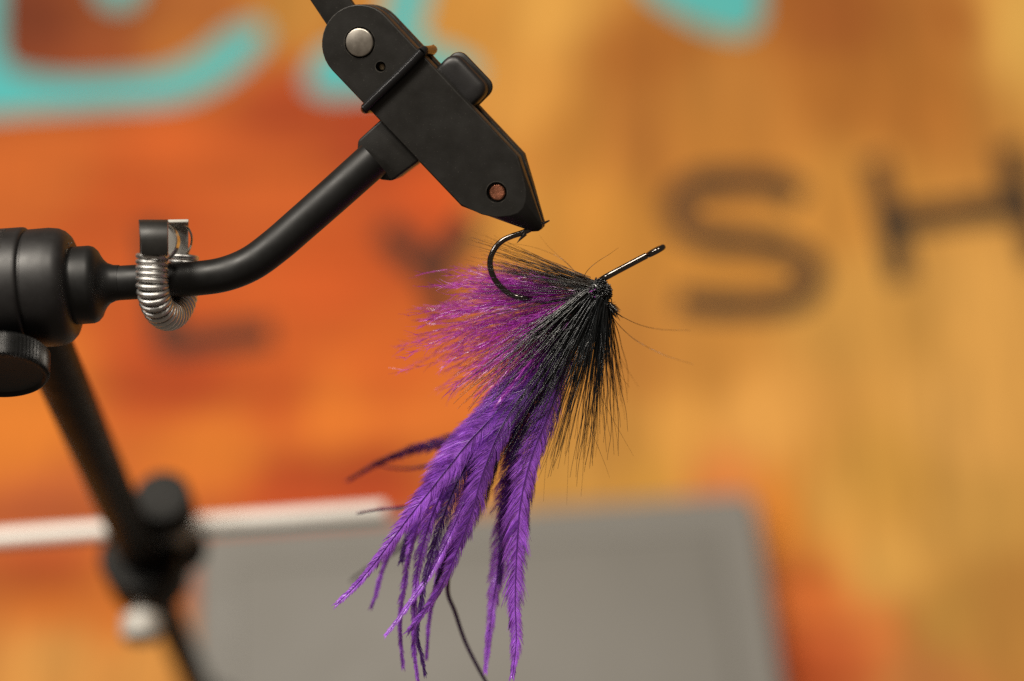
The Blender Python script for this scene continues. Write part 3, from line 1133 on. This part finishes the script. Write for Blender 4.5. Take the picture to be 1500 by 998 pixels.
PLUME = [(38, 215), (48, 238), (56, 262), (62, 300), (70, 305), (78, 290), (86, 272), (94, 245), (100, 200), (106, 170)]
pa = [p[0] for p in PLUME]
pl = [p[1] for p in PLUME]
for k in range(185):
    a = rn.uniform(38, 100) if rn.random() < .95 else rn.uniform(96, 106)
    L_ = float(np.interp(a, pa, pl)) * rn.uniform(.55, 1.0)
    A = R(a)
    rt = (866 + rn.gauss(0, 5), 432 + rn.gauss(0, 6), rn.uniform(-5, 1.8))
    wt = rn.uniform(-12, 3.5 if a < 66 else -1.2)
    side = rn.gauss(0, 9)
    mid = (rt[0] - math.sin(A + .03) * L_ * .5, rt[1] + math.cos(A + .03) * L_ * .5 + side * .5, (rt[2] + wt) / 2 + rn.uniform(-1, 1))
    tip = (rt[0] - math.sin(A) * L_, rt[1] + math.cos(A) * L_ + side + rn.gauss(0, 4), wt)
    q1 = tuple((mid[i] + tip[i]) / 2 + (rn.gauss(0, 5) if i < 2 else rn.gauss(0, .6)) for i in range(3))
    path = catmull([rt, mid, q1, tip], 26)
    WP = [W(*p) for p in path]
    ribbon(mb, WP, 0.000075, 0.00002, rvec(rn))
    for i in range(7, 25):
        for r_ in range(3):
            p = WP[i] + (WP[i + 1] - WP[i]) * rn.random()
            t = (WP[i + 1] - WP[i]).normalized()
            d = (t + rvec(rn) * rn.uniform(.15, .62)).normalized()
            l_ = rn.uniform(0.0012, 0.0040) * (1.1 - .3 * i / 25)
            e = p + d * l_
            m_ = p + d * l_ * .5 + rvec(rn) * l_ * .08
            ribbon(mb, [p, m_, e], 0.000048, 0.000016, rvec(rn))
o = mb.build('marabou_plume', M['marabou'], fly, smooth=0)
o['kind'] = 'stuff'

# long hackle feathers
def z5(zx, zy, w):
    return 480 + zx / 2.508, 600 + zy / 2.508, w


def feather(pts, hw, seed, mat='feather', roll=0.0, full=(0.0, 1.0), thin=0.70, spacing=0.000075, root=None, label=None, asym=1.0):
    rn = random.Random(seed)
    base = catmull(pts, 60)
    WP = [W(*p) for p in base]
    Ln = sum((WP[i + 1] - WP[i]).length for i in range(59))
    n = int(Ln / spacing)
    sp_ = np.array([list(p) for p in WP])
    s = np.concatenate([[0], np.cumsum(np.linalg.norm(np.diff(sp_, axis=0), axis=1))])
    q = np.linspace(0, s[-1], n)
    S = np.stack([np.interp(q, s, sp_[:, k]) for k in range(3)], 1)
    mb = MB()
    tw_ph = rn.uniform(0, 6.28)
    ck = {-1: [0, 0, 0, 1, 0], 1: [0, 0, 0, 1, 0]}
    for i in range(1, n - 1):
        t = i / n
        p = Vector(S[i])
        tg = Vector(S[min(i + 2, n - 1)] - S[max(i - 2, 0)]).normalized()
        view = (CAM - p).normalized()
        sd_ = tg.cross(view).normalized()
        nv = sd_.cross(tg).normalized()
        ro = roll + 0.35 * math.sin(tw_ph + 3 * t)
        sd_, nv = sd_ * math.cos(ro) + nv * math.sin(ro), nv * math.cos(ro) - sd_ * math.sin(ro)
        if t < full[0] or t > full[1]:
            continue
        # vane width: swells, then narrows to a thin tip
        f = min(1, .45 + t * 2.2)
        if t > thin - .25:
            f *= 1 - .62 * ((t - thin + .25) / .30) if t < thin + .05 else .38 - .20 * (t - thin - .05) / (.95 - thin)
        clump = 1 + .16 * noise.noise(Vector((i * .021, seed * 3.1, 0))) + .10 * noise.noise(Vector((i * .13, seed * 1.7, 4)))
        for side in (-1, 1):
            wv = hw * PX * f * clump * (asym if side > 0 else 1 / asym) * rn.uniform(.66, 1.16)
            if rn.random() < .05:
                wv *= rn.uniform(.5, 1.3)
            c_ = ck[side]
            if c_[0] <= 0:            # a new lock of barbs that cling together
                c_[:] = [rn.randint(4, 26), rn.gauss(0, 3.8), rn.gauss(0, .20), rn.uniform(.86, 1.12), rn.gauss(0, .06)]
            c_[0] -= 1
            wv *= c_[3]
            be = R(max(16, rn.gauss(37, 3.5) + c_[1])) * (1 - .35 * t)
            l_ = wv / math.sin(be)
            l_ = min(l_, 0.010)
            d0 = tg * math.cos(be * 1.25) + sd_ * (side * math.sin(be * 1.25))
            d1 = tg * math.cos(be * .75) + sd_ * (side * math.sin(be * .75))
            jn_ = nv * (rn.gauss(0, .06) + c_[4])
            p1 = p + (d0 + jn_) * l_ * .5 + nv * (0.00010 - .05 * l_)
            p2 = p1 + (d1 + jn_) * l_ * .36 - nv * (.06 * l_)
            p3 = p2 + (d1 + jn_ * 2) * l_ * .16 - nv * (.05 * l_)
            nn = (nv + sd_ * (rn.gauss(0, .14) + c_[2]) + tg * rn.gauss(0, .16)).normalized()
            ribbon(mb, [p, p1, p2, p3], 0.000050 * rn.uniform(.7, 1.3), 0.000014, nn)
    o = mb.build('feather', M[mat], fly, smooth=0)
    m2 = MB()
    cnt = 60
    m2.tube([w + (CAM - w).normalized() * 0.00012 for w in WP], [0.00016 * (1 - .75 * i / cnt) for i in range(cnt)], 8)
    m2.build('quill', M['quill' if mat == 'feather' else 'ribbon'], o, smooth=60)
    if label:
        o['label'] = label
    return o


ROOT = (858, 446, -1)
FE = [
    # points (enlarged reading, mm in front), half width px, material, roll, thin-from, asymmetry
    ([(640, -15, 1), (525, 110, 2), (460, 190, 2.5), (380, 292, 2.5), (300, 392, 2), (220, 500, 1.5), (150, 592, 1), (90, 660, .5), (30, 717, 0)], 20.5, 'feather', -.15, .72, 1.0),
    ([(690, -20, 1), (640, 60, 1.5), (600, 150, 2), (560, 262, 2.2), (530, 372, 2), (490, 482, 1.5), (440, 600, 1), (390, 692, .6), (340, 762, .3), (295, 817, 0)], 19.5, 'feather', .1, .74, 1.0),
    ([(820, -10, 0), (780, 90, .5), (740, 200, 1), (710, 330, 1.2), (698, 450, 1.2), (692, 560, 1), (688, 700, .6), (692, 850, .2), (678, 987, 0)], 18.5, 'feather', .1, .86, 1.05),
    ([(720, 0, -4), (680, 180, -6), (655, 330, -7), (640, 470, -8), (622, 610, -8), (604, 730, -8), (590, 850, -8), (580, 965, -8)], 17, 'feather', .2, .80, 1.0),
    ([(560, 60, -2), (460, 220, -2.5), (385, 380, -3), (345, 520, -3), (322, 650, -3), (318, 780, -3), (318, 890, -3), (332, 1000, -3)], 16, 'feather', .4, .70, 1.0),
    ([(480, 130, -4), (380, 300, -5), (312, 480, -6), (285, 620, -6), (268, 740, -6), (267, 840, -6), (277, 948, -6)], 16, 'feather', .2, .68, 1.0),
    ([(600, 60, -1), (500, 220, -1.5), (440, 350, -2), (395, 490, -2), (360, 610, -2), (345, 710, -2), (330, 830, -2), (345, 905, -2), (358, 977, -2)], 16, 'feather_dark', -.3, .68, 1.0),
    ([(620, 100, -2), (540, 260, -2), (480, 390, -2), (425, 510, -2), (370, 610, -2), (300, 712, -2), (250, 782, -2), (213, 830, -2)], 17, 'feather', -.3, .68, 1.0),
    ([(560, 200, -5), (480, 400, -7), (420, 560, -8), (385, 700, -9), (370, 800, -9), (363, 918, -9)], 14, 'feather', .5, .62, 1.0),
    ([(470, 140, -6), (350, 320, -9), (260, 460, -10), (205, 580, -11), (177, 680, -11), (160, 728, -11)], 16, 'feather', .3, .74, 1.0),
    ([(600, 40, -6), (520, 90, -13), (420, 122, -19), (300, 152, -25), (190, 195, -29), (75, 262, -32)], 12, 'feather_dark', .3, .84, 1.0),
    ([(540, 130, -8), (420, 190, -19), (330, 214, -26), (250, 216, -30), (190, 204, -32)], 7, 'feather_dark', .4, .76, 1.0),
    ([(500, 200, -6), (400, 320, -14), (280, 358, -19), (190, 366, -21), (110, 379, -22)], 7, 'feather_dark', .4, .72, 1.0),
    ([(480, 250, -10), (380, 400, -22), (270, 505, -31), (180, 562, -36), (85, 632, -38)], 9, 'feather_dark', .4, .82, 1.0),
    ([(760, 0, -2), (700, 130, -3), (670, 260, -4), (650, 400, -5), (640, 520, -5), (630, 640, -5)], 16, 'feather_dark', -.2, .80, 1.0),
    ([(680, 40, -3), (600, 180, -4), (545, 330, -5), (490, 460, -5), (430, 560, -5), (400, 640, -5)], 17, 'feather_dark', .2, .84, 1.0),
    ([(600, 0, -4), (500, 120, -4), (420, 240, -5), (350, 350, -6), (300, 460, -6), (270, 560, -6)], 18, 'feather_dark', .1, .84, 1.0),
    ([(800, 10, -4), (770, 110, -4), (735, 240, -4), (712, 400, -4), (700, 540, -4), (682, 660, -4), (672, 800, -4)], 16, 'feather_dark', .2, .80, 1.0),
]
for i, (pts, hw, mat, roll, thin, asy) in enumerate(FE):
    P = [ROOT] + [z5(*p) for p in pts]
    feather(P, hw, i + 1, mat, roll, (0.06, 1.0), thin, asym=asy)

# one dark bare strip hanging behind
mb = MB()
st = catmull([z5(*p) for p in ((520, 300, -8), (460, 520, -11), (440, 660, -13), (468, 745, -14), (508, 860, -15), (575, 990, -15), (620, 1060, -15))], 60)
mb.tube([W(*p) for p in st], [0.00055 - 0.0002 * i / 60 for i in range(60)], 6)
o = mb.build('dark_strip', M['ribbon'], fly, smooth=60)

# black deer hair: main collar in front, a sparser fan on the right, a thin dark bunch above
SEC = [(-4, 195), (5, 235), (15, 262), (25, 275), (35, 272), (45, 250), (54, 225)]
hair_bundle('hair_collar', 135, (890, 447), (855, 425), SEC, M['hair'], 21, 0.000135, 1.6, (0, 3.0), (.5, 3.6), 26, 6, (.35, 1.05), .07, 3.4)
hair_bundle('hair_collar', 85, (888, 447), (857, 427), SEC, M['hair'], 27, 0.000115, 1.6, (-2.5, 0), (-5, 1), 22, 7, (.35, 1.05), .07, 4.0)
hair_bundle('hair_collar', 75, (894, 450), (872, 446), [(-12, 120), (-6, 180), (2, 222), (12, 235), (22, 240)], M['hair_thin'], 22, 0.000085, 2.0, (-3, 1), (-9, 0), 22, 8, (.4, 1.0), .06, 3.0)
hair_bundle('hair_collar', 120, (872, 428), (870, 412), [(95, 115), (102, 160), (109, 190), (113, 175)], M['hair_thin'], 23, 0.000072, 1.0, (-1.5, 1), (-6, 1), 16, 5, (.5, 1.0), .05, 1.8)
hair_bundle('hair_collar', 34, (864, 436), (864, 420), [(52, 230), (70, 200), (90, 240), (108, 180)], M['hair'], 24, 0.000058, 1.0, (1, 3), (1, 4), 22, 5, (.5, 1.0))
hair_bundle('hair_collar', 110, (889, 446), (856, 425), [(-2, 90), (20, 140), (54, 140)], M['hair'], 25, 0.000150, 1.0, (.5, 3.4), (1.5, 4), 18, 4, (.5, 1.0))

# single stray hairs
for k, (pts, r_) in enumerate([
    ([(852, 412, 0), (861, 396, 1), (876, 383, 1.5), (892, 373, 2), (906, 363, 2)], .00006),
    ([(898, 455, 1), (915, 466, 3), (940, 477, 6), (970, 483, 9), (1012, 484, 12)], .00007),
    ([(893, 458, 0), (908, 478, 3), (932, 499, 7), (970, 519, 10), (1015, 534, 12)], .00007),
    ([(892, 460, 0), (900, 500, -3), (912, 530, -6), (936, 568, -9)], .00005),
    ([(868, 560, 2), (890, 600, 3), (912, 640, 3), (928, 668, 3)], .000045),
    ([(862, 620, 2), (874, 650, 3), (886, 680, 3), (893, 700, 3)], .000045),
    ([(862, 560, 3), (856, 640, 4), (854, 690, 4), (851, 728, 4)], .00006),
    ([(838, 540, 3), (834, 640, 4), (832, 690, 4), (830, 740, 4)], .000045),
    ([(820, 560, 3), (806, 640, 4), (799, 690, 4), (796, 735, 4)], .00005),
    ([(848, 404, -2), (820, 378, -3), (780, 362, -4), (742, 358, -4), (722, 372, -5)], .00004),
    ([(846, 402, -2), (830, 385, -3), (806, 364, -4), (790, 345, -4)], .000035),
    ([(850, 408, -2), (790, 380, -4), (745, 360, -6), (690, 338, -8)], .00004),
    ([(840, 420, 2), (770, 425, 3), (720, 418, 4), (672, 410, 4)], .00004),
    ([(838, 415, 2), (770, 404, 3), (720, 390, 4), (680, 380, 4)], .00004),
]):
    mb = MB()
    c = catmull(pts, 24)
    mb.tube([W(*p) for p in c], [r_ * (1 - .75 * i / 24) for i in range(24)], 6)
    mb.build('stray_hair', M['hair' if k in (6, 7, 8) else 'hair_thin'], fly, smooth=60)
